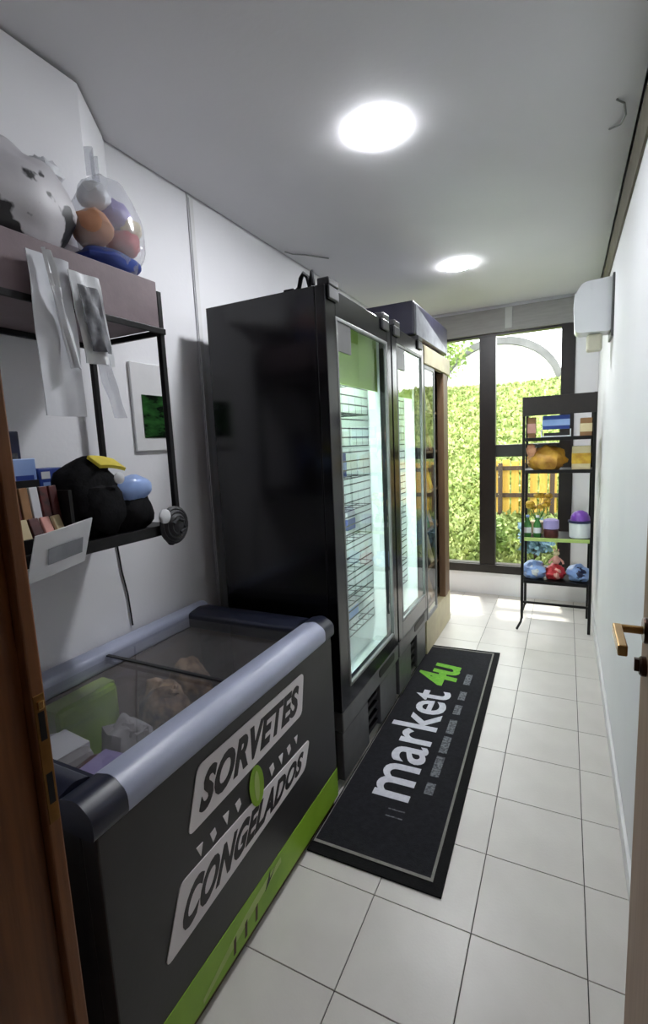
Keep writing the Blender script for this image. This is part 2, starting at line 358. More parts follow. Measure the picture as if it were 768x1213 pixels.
# ================================================================== CHEST FREEZER
FX, FB, FY0, FY1 = -.83, -1.515, .56, 1.655
fz = thing('chest_freezer', 'charcoal chest freezer with glass lid, white lettering panels and lime green foot stripe', 'freezer', (-1.17,1.1,0))
sh = MB().box(FX-.05,FX,FY0,FY1,.03,.735).box(FB,FB+.05,FY0,FY1,.03,.735).box(FB+.05,FX-.05,FY0,FY0+.05,.03,.735).box(FB+.05,FX-.05,FY1-.05,FY1,.03,.735).box(FB+.05,FX-.05,FY0+.05,FY1-.05,.03,.44)
body = part('body', sh.bevel(.004), 'freezer_body', fz)
part('plinth', MB().box(FB+.02,FX-.012,FY0+.02,FY1-.02,.001,.03), 'plinth_brown', fz)
part('inner_liner', MB().box(FX-.056,FX-.0505,FY0+.051,FY1-.051,.441,.73).box(FB+.0505,FB+.056,FY0+.051,FY1-.051,.441,.73).box(FB+.056,FX-.056,FY0+.051,FY0+.056,.441,.73).box(FB+.056,FX-.056,FY1-.056,FY1-.051,.441,.73), 'freezer_liner', fz)
prof = rpoly([(-.925,.736),(-.925,.803),(-.862,.818),(-.818,.79),(-.818,.736)], .018, 4)
part('front_bumper', MB().prism(prof,'y',FY0+.075,FY1-.07).sm(), 'freezer_bumper', fz, 'pale blue grey bumper rail')
part('corner_cap', MB().prism([(a*1.0,b-.001) for a,b in prof],'y',FY0-.012,FY0+.0745).sm(), 'freezer_navy', fz)
part('corner_cap', MB().prism([(a*1.0,b-.001) for a,b in prof],'y',FY1-.0695,FY1+.006).sm(), 'freezer_navy', fz)
pb = rpoly([(FB-.006,.736),(FB-.006,.805),(FB+.03,.815),(FB+.065,.80),(FB+.065,.736)], .012, 3)
part('back_rail', MB().prism(pb,'y',FY0-.012,FY1+.006).sm(), 'freezer_bumper', fz)
pe = lambda y0,y1: rpoly([(y0,.736),(y0,.80),((y0+y1)/2,.812),(y1,.80),(y1,.736)], .012, 3)
part('end_rail', MB().prism(pe(FY1-.13,FY1+.004),'x',FB+.066,-.9255).sm(), 'freezer_navy', fz)
part('end_rail', MB().prism(pe(FY0-.01,FY0+.07),'x',FB+.066,-.9255).sm(), 'freezer_navy', fz)
GX0, GX1, GY0, GY1 = FB+.066, -.926, FY0+.071, FY1-.131
gl = part('glass_lid', MB().box(GX0,GX1,GY0,1.13,.772,.777), 'lid_glass', fz, 'clear sliding glass lid')
part('glass_lid', MB().box(GX0,GX1,1.10,GY1,.782,.787), 'lid_glass', fz, 'clear sliding glass lid')
part('lid_edge', MB().box(GX0,GX1,1.118,1.130,.777,.7815), 'cooler_dark', fz)
part('lid_edge', MB().box(GX0,GX1,1.100,1.112,.787,.792), 'cooler_dark', fz)
part('lid_edge', MB().box(GX0,GX1,GY0,GY0+.012,.777,.79), 'freezer_navy', fz)
# lettering panels on the front
def on_front(poly, x0, x1): return MB().prism(poly,'x',x0,x1)
c1 = [(.80,.539),(1.39,.546),(1.418,.692),(.855,.697)]
c2 = [(.692,.278),(1.392,.330),(1.436,.424),(.762,.443)]
for cc, word, ins in ((c1,'SORVETES',(.055,.035)),(c2,'CONGELADOS',(.06,.03))):
    pn = part('lettering_panel', on_front(rpoly(cc,.022,4),FX+.0004,FX+.003), 'sign_white', fz)
    q = quad(*[(FX+.003,a,b) for a,b in cc])
    def fn(u, v, d, q=q):
        p = q(.055+u*.885, .17+v*.66); return (p.x+d, p.y, p.z)
    part('lettering', text_mb(word, fn, .0012, .042, .12, 1.05), 'sign_ink', pn)
for k, (y, z, s) in enumerate(((.838,.470,.017),(.892,.470,.017),(.948,.475,.018),(1.004,.474,.018),(1.184,.466,.019),(1.240,.466,.018),(1.292,.468,.017),(1.342,.474,.015))):
    pl = [(y-s*.7,z+s),(y+s*.75,z+s*.9),(y+s*.1,z-s)] if k in (0,2,5,7) else [(y-s*.7,z+s*.8),(y+s*.5,z+s),(y+s*.75,z-s*.2),(y-s*.2,z-s)]
    part('emblem_chip', on_front(pl,FX+.0004,FX+.002), 'sign_white', fz)
el = [(1.095+.037*math.cos(t)-.004*math.sin(t), .474+.068*math.sin(t)) for t in [2*math.pi*i/24 for i in range(24)]]
part('emblem_oval', on_front(el,FX+.0034,FX+.0046), 'lime', fz)
el = [(1.095+.013*math.cos(t), .474+.05*math.sin(t)) for t in [2*math.pi*i/20 for i in range(20)]]
part('emblem_oval', on_front(el,FX+.0048,FX+.0054), 'lime_pale', fz)
part('foot_stripe', on_front([(FY0,.035),(FY1-.002,.035),(FY1-.002,.160),(FY0,.150)],FX+.0004,FX+.002), 'lime', fz, 'lime green stripe along the foot')
sw = [(.80+.40*t, .060+.075*t+.02*math.sin(3.1*t)) for t in [i/10 for i in range(11)]]+[(1.20-.40*t, .118-.072*t+.006*math.sin(3.1*t)) for t in [i/10 for i in range(11)]]
part('stripe_drawing', on_front(sw,FX+.0022,FX+.0028), 'lime_pale', fz)
for y in (.93,.985,1.04): part('stripe_drawing', on_front([(y,.05),(y+.012,.05),(y+.018,.10),(y+.006,.095)],FX+.003,FX+.0035), 'plinth_brown', fz)
part('stripe_drawing', on_front([(1.10,.10),(1.135,.148),(1.13,.12),(1.165,.135),(1.125,.11)],FX+.003,FX+.0035), 'sign_ink', fz)
# frozen goods inside
def pack(name, c, size, rz, m, label, cat, rx=0., group='frozen goods in the chest freezer', band=None):
    size = (size[0],size[1],size[2]*.70); c = (c[0],c[1],.445+size[2]/2)
    t = thing(name, label, cat, (c[0],c[1],c[2]-size[2]/2), group)
    part('wrapper', MB().obox(c,size,rz,rx).bevel(min(size)*.18), m, t)
    if band: part('printed_band', MB().obox((c[0],c[1],c[2]),(size[0]*.62,size[1]*1.006,size[2]*1.012),rz,rx).bevel(.002), band, t)
    return t
G = 'frozen goods in the chest freezer'
pack('frozen_carton',(-1.02,.72,.42),(.17,.14,.40),.1,'red_dark','dark red frozen carton at the near front corner of freezer','carton',band='lavender')
pack('frozen_carton',(-1.25,.74,.44),(.20,.16,.37),-.1,'frost','frosty grey frozen carton at the near end of freezer','carton',band='white_plastic')
pack('frozen_carton',(-1.00,.89,.39),(.14,.14,.36),.2,'maroon','maroon frozen carton along the front inside freezer','carton',band='red')
pack('frozen_carton',(-1.40,.95,.46),(.10,.22,.41),0,'lime','lime green carton against the back inside freezer','carton',band='lime_pale')
for k,(x,y,z,m,lab) in enumerate(((-1.22,.97,.40,'frost','crumpled frosty grey bag in the middle of the freezer'),(-1.02,1.08,.38,'brown_food','brown mottled bag by the front wall of freezer'),(-1.27,1.17,.42,'brown_food','large brown mottled bag in the freezer centre'),(-1.02,1.27,.37,'frost','frosty grey bag near the far front of freezer'),(-1.33,1.37,.40,'brown_food','brown mottled bag at the far back of freezer'),(-1.06,1.46,.38,'kraft','plain kraft bag at the far end of freezer'))):
    t = thing('frozen_bag',lab,'frozen bag',(x,y,.4405),G); z += .165
    part('pouch',MB().blob((x,y,z-.01),(.094,.078,.125),.16,2.6,k+3,flat=.4408),m,t)
    part('seal',MB().blob((x+.02,y,z+.082),(.05,.028,.022),.3,3,k+60,14,8),m,t)
def crease(u, v):
    x, y = -1.425+.47*u, .67+.80*v
    return (x, y, .748+.010*noise.noise(Vector((x*9,y*5,2)))+.006*noise.noise(Vector((x*22,y*14,5))))
single('plastic_sheet',MB().sheet(crease,26,36,.001),'film_thin','crumpled clear plastic sheet spread over the frozen goods under lid','plastic sheet')
# ================================================================== DISPLAY COOLERS
def bottle(x, y, z, r, h, m, capm, label, group, cat='bottle'):
    t = thing('drink_bottle',label,cat,(x,y,z),group)
    part('bottle_body',MB().lathe((x,y,z),[(r*.85,0),(r,.01),(r,h*.58),(r*.45,h*.78),(r*.38,h*.9)],14).sm(),m,t)
    part('cap',MB().lathe((x,y,z+h*.9),[(r*.46,0),(r*.46,h*.09),(r*.4,h*.1)],12).sm(),capm,t)
    part('bottle_label',MB().lathe((x,y,z+h*.2),[(r*1.02,0),(r*1.02,h*.25)],14).sm(),'white_plastic',t)
def carton(x, y, z, sx, sy, sz, m, bm_, label, cat, group, gable=False):
    t = thing('food_carton',label,cat,(x,y,z),group)
    part('box_body',MB().box(x-sx/2,x+sx/2,y-sy/2,y+sy/2,z,z+sz).bevel(.003),m,t)
    part('printed_band',MB().box(x-sx/2-.001,x+sx/2+.001,y-sy/2-.001,y+sy/2+.001,z+sz*.25,z+sz*.7),bm_,t)
    if gable: part('gable_top',MB().prism([(y-sy/2,z+sz),(y+sy/2,z+sz),(y+.006,z+sz*1.22),(y-.006,z+sz*1.22)],'x',x-sx/2,x+sx/2),bm_,t)
def cooler(y0, y1, gy0, gy1, gz0, gz1, label, n_sh):
    X1 = -.83; X0 = -1.40; ZT2 = 2.10; dx = .045
    t = thing('display_cooler',label,'cooler',((X0+X1)/2,(y0+y1)/2,0),'upright glass door coolers')
    xf = X1-dx
    part('cabinet',MB().box(X0,xf,y0,y0+.03,.05,ZT2).box(X0,xf,y1-.03,y1,.05,ZT2).box(X0,X0+.03,y0+.03,y1-.03,.05,ZT2).box(X0+.03,xf,y0+.03,y1-.03,2.03,ZT2).box(X0+.03,xf,y0+.03,y1-.03,.05,.37).bevel(.003),'cooler_black',t)
    part('liner',MB().box(X0+.0305,X0+.034,y0+.0305,y1-.0305,.371,2.029).box(X0+.034,xf-.01,y0+.0305,y0+.034,.371,2.029).box(X0+.034,xf-.01,y1-.034,y1-.0305,.371,2.029).box(X0+.034,xf-.01,y0+.034,y1-.034,.371,.375),'liner',t)
    part('light_strip',MB().box(xf-.05,xf-.03,y0+.0345,y0+.048,.42,1.74).bevel(.002),'led',t)  # unseen glowing strips, added to brighten the cooler interior
    part('light_strip',MB().box(xf-.07,xf-.045,y0+.06,y1-.06,2.005,2.0285).bevel(.002),'led',t)
    # door with stiles and rails
    dr = part('door',MB().box(xf+.002,X1,y0,gy0,.355,ZT2).box(xf+.002,X1,gy1,y1,.355,ZT2).box(xf+.002,X1,gy0,gy1,gz1,ZT2).box(xf+.002,X1,gy0,gy1,.355,gz0).bevel(.003),'cooler_black',t)
    g = .014
    part('gasket',MB().box(X1-.012,X1+.002,gy0,gy0+g,gz0,gz1).box(X1-.012,X1+.002,gy1-g,gy1,gz0,gz1).box(X1-.012,X1+.002,gy0+g,gy1-g,gz1-g,gz1).box(X1-.012,X1+.002,gy0+g,gy1-g,gz0,gz0+g).bevel(.002),'gasket',dr)
    part('glass_pane',MB().box(X1-.012,X1-.007,gy0+g+.0005,gy1-g-.0005,gz0+g+.0005,gz1-g-.0005),'cool_glass',dr)
    part('handle_recess',MB().prism(rpoly([(y1-.32,.30),(y1-.08,.30),(y1-.08,.345),(y1-.32,.345)],.018,4),'x',X1+.0005,X1+.003),'metal_black',t)
    for yy in (y0+.06,y1-.10): part('hinge_cap',MB().box(X1-.04,X1+.012,yy-.045,yy+.05,ZT2+.0005,ZT2+.03).box(X1+.0005,X1+.012,yy-.045,yy+.05,ZT2-.05,ZT2+.0005).bevel(.006),'cooler_dark',dr)
    part('header_panel',MB().box(xf-.03,xf-.022,y0+.036,y1-.036,1.76,2.02),'lime_head',t,'pale green header panel behind the glass')
    part('header_tag',MB().box(X1-.006,X1-.0005,gy0+.016,gy0+.15,gz1-.13,gz1-.016),'cooler_grey',dr)
    # lower front
    part('lower_bar',MB().box(xf+.002,X1,y0,y1,.265,.352).bevel(.006),'cooler_grey',t)
    part('kick_plate',MB().box(xf-.02,xf+.0015,y0+.005,y1-.005,.02,.352),'metal_black',t)
    w_ = (y1-y0); part('grille_panel',MB().box(xf+.002,X1-.008,y0+.01,y0+w_*.40,.03,.255).bevel(.004),'cooler_grey',t)
    part('grille_panel',MB().box(xf+.002,X1-.008,y0+w_*.62,y1-.03,.03,.255).bevel(.004),'cooler_grey',t)
    for k in range(4): part('vent_slat',MB().box(xf+.002,X1-.02,y0+w_*.41,y0+w_*.61,.05+k*.05,.07+k*.05).bevel(.002),'metal_black',t)
    for xx in (X0+.06,xf-.06):
        for yy in (y0+.06,y1-.06): part('foot',MB().lathe((xx,yy,.0005),[(.025,0),(.025,.02),(.015,.0495)],12).sm(),'metal_black',t)
    # wire baskets
    zs = [gz0+.10+k*(gz1-gz0-.30)/(n_sh-1) for k in range(n_sh)]
    for z in zs:
        m = MB(); xa, xb = X0+.045, xf-.075; ya, yb = y0+.055, y1-.055
        for q in range(7): m.tube([(xa+(xb-xa)*q/6,ya,z),(xa+(xb-xa)*q/6,yb,z)],.0028,5)
        for q in range(9): yy = ya+(yb-ya)*q/8; m.tube([(xa,yy,z),(xb,yy,z),(xb,yy,z+.13)],.0020,5)
        for q in range(3): m.tube([(xb,ya,z+.043*(q+1)),(xb,yb,z+.043*(q+1))],.0034,5)
        part('wire_basket',m,'wire',t)
    return zs
G1 = 'goods in the upright coolers'
z1 = cooler(1.735,2.505,1.825,2.445,.435,2.00,'tall black glass door cooler next to the chest freezer, larger nearer one',9)
z2 = cooler(2.525,3.150,2.60,3.115,.455,2.02,'black glass door cooler between the nearer cooler and the wooden cabinet',9)
carton(-1.07,2.02,z1[0]+.006,.16,.17,.15,'blue_pale','blue','pale blue carton with pointed blue top in nearer cooler','carton',G1,True)
carton(-1.07,2.27,z1[0]+.006,.14,.15,.13,'white_plastic','blue_pale','white carton low in nearer cooler','carton',G1)
bottle(-1.06,2.0,z1[2]+.006,.042,.17,'lime','yellow','lime green bottle in nearer cooler',G1)
bottle(-1.06,2.12,z1[2]+.006,.040,.165,'lime_pale','lime','pale green bottle in nearer cooler',G1)
carton(-1.07,2.15,z1[5]+.003,.14,.22,.12,'blue','blue_pale','blue carton on middle basket of nearer cooler','carton',G1)
carton(-1.07,2.32,z1[3]+.003,.12,.10,.13,'white_plastic','blue','white carton with blue band in nearer cooler','carton',G1)
for k, (y, zi, m, lab) in enumerate(((2.70,1,'bottle_green','green bottle low in the farther cooler'),(2.84,1,'amber','amber bottle low in the farther cooler'),(2.75,3,'leaf_b','leaf green bottle in the farther cooler'),(2.95,4,'bottle_green','green bottle on the middle basket of farther cooler'))):
    bottle(-1.06,y,z2[zi]+.003,.035,.15,m,'white_plastic',lab,G1)
t = thing('cable_loop','black looped cable lying on top of the nearer cooler','cable',(-.87,1.78,2.101))
part('cord',MB().tube([(x-.04,y,z) for x,y,z in ((-.95,1.80,2.111),(-.92,1.775,2.114),(-.905,1.765,2.145),(-.89,1.76,2.16),(-.875,1.765,2.145),(-.87,1.77,2.112),(-.862,1.765,2.12),(-.855,1.762,2.16),(-.85,1.762,2.112))],.009,8).sm(),'cloth_black',t)
part('plug',MB().box(-1.04,-.992,1.785,1.815,2.1005,2.125).bevel(.005),'cloth_black',t)
# ================================================================== WOODEN CABINET beyond the coolers
CY0, CY1, CX = 3.17, 3.93, -.83
cb = thing('wooden_cabinet','pale brown wooden snack cabinet with sliding glass front between cooler and window','cabinet',(-1.1,3.55,0))
part('plinth',MB().box(-1.40,CX-.01,CY0,CY1,.0005,.255).bevel(.004),'cab_pale',cb)
part('side_panel',MB().box(-1.40,CX-.02,CY0,CY0+.025,.256,2.10),'cab_wood',cb)
part('side_panel',MB().box(-1.40,CX-.02,CY1-.025,CY1,.256,2.10),'cab_wood',cb)
part('back_panel',MB().box(-1.40,-1.385,CY0+.025,CY1-.025,.256,2.10),'cab_wood',cb)
part('corner_post',MB().box(CX-.05,CX,3.72,3.80,.256,1.98).box(CX-.05,CX-.008,3.803,CY1-.026,.256,1.98).bevel(.004),'cab_wood',cb)
part('fascia',MB().box(CX-.03,CX+.004,CY0,CY1+.002,1.985,2.10).bevel(.004),'cab_pale',cb)
part('top_board',MB().box(-1.384,CX-.0305,CY0+.026,CY1-.026,2.08,2.10),'cab_wood',cb)
dr = part('sliding_door',MB().box(CX-.016,CX-.002,CY0+.002,CY0+.022,.258,1.98).box(CX-.016,CX-.002,3.43,3.455,.258,1.98).box(CX-.016,CX-.002,CY0+.022,3.43,.258,.285).box(CX-.016,CX-.002,CY0+.022,3.43,1.955,1.98).bevel(.002),'gasket',cb)
part('glass_pane',MB().box(CX-.011,CX-.006,CY0+.0225,3.4295,.2855,1.9545),'cool_glass',dr)
lev = [.258+k*.285 for k in range(6)]
for k, z in enumerate(lev): part('shelf_board',MB().box(-1.384,CX-.055,CY0+.026,CY1-.026,z,z+.016).bevel(.002),'cab_wood',cb)
sn = [('maroon','dark red'),('golden','golden'),('metal_black','black'),('kraft','kraft brown'),('bottle_green','green'),('cream','cream'),('red_dark','deep red'),('amber','amber')]
ordn = ['bottom','second','third','fourth','fifth','top']
for k, z in enumerate(lev):
    for q, (y, w_) in enumerate(((3.50,.09),(3.615,.085))):
        c_, nm = sn[(k*2+q*3) % len(sn)]; h = .15+.03*((k+q) % 3)
        t = thing('snack_packet',f'{nm} snack packet on the {ordn[k]} shelf of wooden cabinet, {"nearer" if q==0 else "farther"} of two','snack packet',(-.98,y,z+.0165),'snack packets in the wooden cabinet')
        part('pouch',MB().prism(rpoly([(-1.03,z+.0165),(-.90,z+.0165),(-.95,z+.0165+h),(-.98,z+.0165+h)],.008,3),'y',y-w_/2,y+w_/2).bevel(.004),c_,t)
        part('seal',MB().box(-.972,-.958,y-w_/2,y+w_/2,z+.0165+h+.0005,z+.03+h),c_,t)
t = thing('wrapped_carton','dark navy wrapped carton lying on top of the cooler and wooden cabinet','carton',(-1.05,3.45,2.101))
part('carton_body',MB().box(-1.30,-.84,2.99,3.92,2.135,2.335).bevel(.012),'carton_navy',t)
part('front_sheet',MB().prism([(3.03,2.14),(3.88,2.14),(3.88,2.17),(3.03,2.315)],'x',-.8395,-.836),'silver',t)
part('base_board',MB().box(-1.28,-.885,3.0,3.9,2.101,2.1345),'kraft',t)
# ================================================================== FLOOR MAT
mc = quad((-.336,1.39,0),(-.380,3.375,0),(-.868,3.345,0),(-.836,1.383,0))    # u along the room, v towards the coolers
mt = thing('door_mat','long black floor mat with white lettering, green mark and grey border line','floor mat',(-.58,2.35,0.0005))
def mrect(u0,u1,v0,v1,z0,z1):
    return MB().add([(*mc(u,v)[:2],z) for z in (z0,z1) for u,v in ((u0,v0),(u1,v0),(u1,v1),(u0,v1))],[(0,3,2,1),(4,5,6,7),(0,1,5,4),(1,2,6,5),(2,3,7,6),(3,0,4,7)])
part('mat_base',mrect(0,1,0,1,.0008,.007).bevel(.002),'mat_edge',mt)
part('pile',mrect(.022,.985,.075,.985,.0072,.009),'mat_black',mt)
bl = mrect(.022,.985,.075,.095,.0092,.0098)
for a in ((.022,.0285,.095,.985),(.980,.985,.095,.985),(.0285,.98,.978,.985)):
    q = mrect(*a,.0092,.0098); bl.add(q.v,q.f)
part('border_line',bl,'mat_line',mt)
def mtext(u0,u1,v0,v1):
    def fn(a,b,d):
        p = mc(u0+(u1-u0)*a, v0+(v1-v0)*b); return (p.x,p.y,.0092+d)
    return fn
part('lettering',text_mb('market',mtext(.185,.665,.42,.90),.0009,.014,0,1.0),'mat_white',mt)
part('green_lettering',text_mb('4u',mtext(.700,.855,.42,.92),.0009,.03,.2,.95),'mat_green',mt)
for u0,u1 in ((.225,.262),(.285,.36),(.375,.445),(.46,.525),(.555,.605),(.635,.685),(.73,.80)):
    part('tagline_block',mrect(u0,u1,.258,.335,.0092,.0099),'mat_grey',mt)
for u in (.135,.155): part('small_dash',mrect(u,u+.003,.42,.56,.0092,.0096),'mat_grey',mt)
# ================================================================== LEFT WALL SHELF
SX0, SX1, SY0, SY1 = -1.505, -1.16, .50, 1.205
sf = thing('wall_shelf','black metal wall shelf with a thick mauve upper board over the freezer','shelf',(SX0,.85,1.23))
part('upper_board',MB().box(SX0,SX1,SY0,SY1,1.884,2.026).bevel(.003),'mauve',sf)
part('lower_board',MB().box(SX0,SX1,SY0,SY1,1.243,1.262).bevel(.003),'metal_black',sf)
for x, y in ((SX1-.018,SY1+.001),(SX0+.002,SY1+.001)):
    part('post',MB().box(x,x+.018,y,y+.018,1.235,2.0).bevel(.002),'metal_black',sf)
part('front_rail',MB().box(SX1+.0005,SX1+.008,SY0,SY1+.018,1.868,1.886).bevel(.002),'metal_black',sf)
part('back_rail',MB().box(SX0-.002,SX0+.012,SY0,SY1+.018,1.866,1.8835).bevel(.002),'metal_black',sf)
part('end_rail',MB().box(SX0,SX1,SY1+.0005,SY1+.012,1.866,1.8835).bevel(.002),'metal_black',sf)
part('front_rail',MB().box(SX1+.0005,SX1+.012,SY0,SY1+.018,1.235,1.268).bevel(.002),'metal_black',sf)
for y in (.62,1.10): part('wall_bracket',MB().box(XL+.001,SX0-.0005,y,y+.03,1.80,1.884).box(XL+.001,SX0-.0005,y,y+.03,1.19,1.262),'metal_black',sf)
GB = 'plastic bags on the upper shelf board'
t = thing('plastic_bag','white plastic bag with black patches on the mauve upper board','plastic bag',(-1.255,.86,2.027),GB)
part('bag_film',MB().blob((-1.262,.842,2.145),(.080,.150,.130),.12,2.0,1,26,18,flat=2.0275),'panda',t)
part('bag_knot',MB().blob((-1.25,.93,2.245),(.03,.045,.03),.3,3,2),'paper',t)
t = thing('plastic_bag','clear plastic bag of blue, peach and red soft toys on the shelf end','plastic bag',(-1.235,1.10,2.027),GB)
part('toy',MB().blob((-1.235,1.10,2.062),(.068,.105,.034),.1,2,3,flat=2.0285),'blue',t)
part('toy',MB().blob((-1.235,1.05,2.145),(.062,.052,.052),.12,2,4),'peach',t)
part('toy',MB().blob((-1.225,1.15,2.13),(.055,.042,.038),.12,2,5),'red',t)
part('toy',MB().blob((-1.235,1.13,2.205),(.052,.055,.045),.12,2,6),'lavender',t)
part('toy',MB().blob((-1.205,1.165,2.175),(.03,.035,.03),.12,2,8),'cream',t)
part('toy',MB().blob((-1.235,1.07,2.235),(.045,.045,.04),.12,2,7),'white_plastic',t)
part('bag_film',MB().blob((-1.235,1.112,2.15),(.080,.110,.150),.10,2.6,9,26,18,flat=2.0275),'film',t)
part('bag_neck',MB().sheet(lambda u,v:(-1.235+.02*math.sin(6*u),1.05+.05*u,2.285+.075*v),8,4,.002),'film',t)
def strip(y0,y1,z0,z1,xo,sk,seed):
    def fn(u,v):
        y = y0+(y1-y0)*u+sk*(1-v); z = z0+(z1-z0)*v
        return (SX1+xo+.012*noise.noise(Vector((u*3,v*3,seed)))+.01*math.sin(u*7+seed)*(1-v)*.6, y, z)
    return fn
t = thing('hanging_bags','white carrier bags with grey print hanging from the mauve board','carrier bags',(SX1+.03,.87,1.59))
part('bag_sheet',MB().sheet(strip(.775,.885,1.60,1.985,.022,.0,1),10,14,.003),'paper',t)
part('bag_sheet',MB().sheet(strip(.875,.965,1.74,1.965,.03,.03,4),10,10,.003),'white_plastic',t)
part('printed_patch',MB().sheet(strip(.885,.945,1.77,1.93,.046,.03,4),8,8,.001),'print_grey',t)
part('bag_handle',MB().sheet(strip(.925,.965,1.60,1.80,.024,.05,7),6,10,.003),'film',t)
part('bag_handle',MB().sheet(strip(.80,.825,1.72,1.99,.042,.05,9),6,10,.003),'white_plastic',t)
# lower shelf goods
GL = 'goods on the lower wall shelf'
t = thing('sachet_display','dark open box of red and brown sachets on lower wall shelf','display box',(-1.22,.77,1.263),GL)
part('tray',MB().box(-1.30,-1.175,.69,.70,1.263,1.41).box(-1.30,-1.175,.835,.845,1.263,1.41).box(-1.30,-1.29,.70,.835,1.263,1.44).box(-1.185,-1.175,.70,.835,1.263,1.30).box(-1.29,-1.185,.70,.835,1.263,1.27),'metal_black',t)
for k in range(5): part('sachet',MB().obox((-1.215,.716+k*.026,1.365),(.012,.022,.12),0,0,-.12).bevel(.002),['red_dark','kraft','paper','red_dark','maroon'][k],t)
for k in range(4): part('sachet',MB().obox((-1.198,.72+k*.031,1.318),(.010,.027,.06),.1*k,0,-.35).bevel(.002),['cream','maroon','pink','cream'][k],t)
t = thing('leaflet_holder','translucent white tray clipped under the front of lower wall shelf','tray',(SX1+.04,.775,1.18),GL)
part('tray_face',MB().sheet(lambda u,v:(SX1+.016+.03*v+.004*math.sin(5*u),.695+.16*u-.015*(1-v),1.20+.115*v+.02*u),8,6,.004),'white_plastic',t)
part('tray_window',MB().sheet(lambda u,v:(SX1+.034+.010*v,.725+.095*u,1.238+.04*v+.012*u),4,3,.002),'silver',t)
for k,(y,z,h,w_,m,b_,lab) in enumerate(((.915,1.263,.205,.075,'blue','blue_pale','bright blue carton at the back of lower wall shelf'),(.838,1.263,.235,.07,'blue_pale','blue','pale blue carton at the back of lower wall shelf'),(.845,1.263,.315,.075,'navy','print_grey','dark navy box behind blue cartons on wall shelf'))):
    x = -1.385 if k < 2 else -1.462
    t = thing('food_carton',lab,'carton',(x,y,z),GL)
    part('box_body',MB().box(x-.03,x+.03,y-w_/2,y+w_/2,z,z+h).bevel(.003),m,t)
    part('printed_band',MB().box(x+.0302,x+.0312,y-w_*.36,y+w_*.36,z+h*.45,z+h*.8),b_,t)
    part('printed_band',MB().box(x-.02,x+.0315,y-w_*.4,y-w_*.05,z+h*.85,z+h*.95),'white_plastic',t) if k==0 else None
t = thing('black_bag','black bag with yellow flap and blue glossy side on lower wall shelf','bag',(-1.24,.99,1.263),GL)
part('bag_body',MB().blob((-1.25,.945,1.365),(.085,.098,.125),.12,1.8,12,26,18,flat=1.2635).blob((-1.245,1.06,1.325),(.08,.10,.10),.10,1.8,17,26,18,flat=1.2635),'cloth_black',t)
part('front_pocket',MB().blob((-1.195,.955,1.345),(.04,.07,.08),.12,2,13,flat=1.264),'cloth_black',t)
part('yellow_flap',MB().sheet(lambda u,v:(-1.225+.05*v,.94+.085*u,1.490-.028*v-.014*u+.004*math.sin(3*u)),6,5,.010),'yellow',t)
part('blue_panel',MB().blob((-1.195,1.065,1.392),(.036,.072,.042),.08,2,14),'blue_pale',t)
part('buckle',MB().lathe((-1.158,.985,1.430),[(.004,0),(.017,.002),(.017,.006),(.006,.012)],16,'x').sm(),'white_plastic',t)
t = thing('baseball_cap','dark grey ribbed cap hanging at the lower shelf corner','cap',(-1.115,1.165,1.20),GL)
cc = (-1.142,1.168,1.262)
part('crown',MB().lathe(cc,[(.060,0),(.062,.008),(.054,.014),(.050,.012),(.044,.020),(.038,.018),(.030,.027),(.024,.025),(.014,.032),(.004,.033)],28,'x').sm(),'rubber_grey',t)
part('brim',MB().prism(rpoly([(1.12,1.232),(1.205,1.215),(1.222,1.245),(1.185,1.205),(1.150,1.196)],.008,3),'x',-1.147,-1.137).bevel(.002),'cloth_black',t)
part('fold_ridge',MB().tube([(-1.112,1.140,1.272),(-1.110,1.160,1.285),(-1.110,1.182,1.275),(-1.112,1.190,1.250),(-1.114,1.170,1.240)],.006,8).sm(),'rubber_grey',t)
part('round_badge',MB().lathe((-1.128,1.118,1.298),[(.023,0),(.023,.006),(.018,.010)],20,'x').sm(),'white_plastic',t)
# framed panel and cable on the left wall
t = thing('picture_frame','white framed dark green picture on the left wall behind the shelf','picture frame',(XL,1.51,1.51))
part('frame',MB().box(XL+.0008,XL+.014,1.405,1.62,1.505,1.855).bevel(.003),'skirting',t)
part('picture',MB().box(XL+.0142,XL+.018,1.449,1.583,1.558,1.73).bevel(.002),'picture',t)
single('wall_cable',MB().tube([(XL+.006,1.262,1.215),(XL+.006,1.275,1.05),(XL+.006,1.292,.95),(XL+.006,1.30,.82)],.0035,6).sm(),'metal_black','thin dark cable running down the left wall below the shelf','cable')
# ================================================================== RIGHT WALL fittings
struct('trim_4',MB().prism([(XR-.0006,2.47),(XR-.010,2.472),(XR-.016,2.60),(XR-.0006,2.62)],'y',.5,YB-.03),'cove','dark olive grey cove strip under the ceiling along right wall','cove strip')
t = thing('wall_unit','white rounded unit mounted high on the right wall by the window','wall unit',(.10,3.4,2.05))
part('casing',MB().prism(rpoly([(XR-.001,2.065),(.03,2.075),(.022,2.28),(.065,2.35),(XR-.001,2.36)],.03,5),'y',3.30,3.46).sm(),'ac_white',t)
part('back_plate',MB().box(XR-.012,XR-.0005,3.27,3.50,2.03,2.37).bevel(.003),'cooler_grey',t)
part('lower_duct',MB().box(.095,.175,3.34,3.42,1.97,2.064).bevel(.012),'beige_plastic',t)
single('ceiling_cable',MB().tube([(-1.50,2.62,ZC-.005),(-1.47,2.66,ZC-.012),(-1.42,2.72,ZC-.008),(-1.33,2.86,ZC-.004)],.004,6).sm(),'gasket','thin cable lying along the ceiling above the nearer cooler','cable')
single('ceiling_wire',MB().tube([(.13,2.12,ZC-.004),(.155,2.14,ZC-.012),(.165,2.2,ZC-.02),(.155,2.27,ZC-.012),(.12,2.30,ZC-.004)],.0035,6).sm(),'gasket','short loose wire on the ceiling above the right wall','cable')
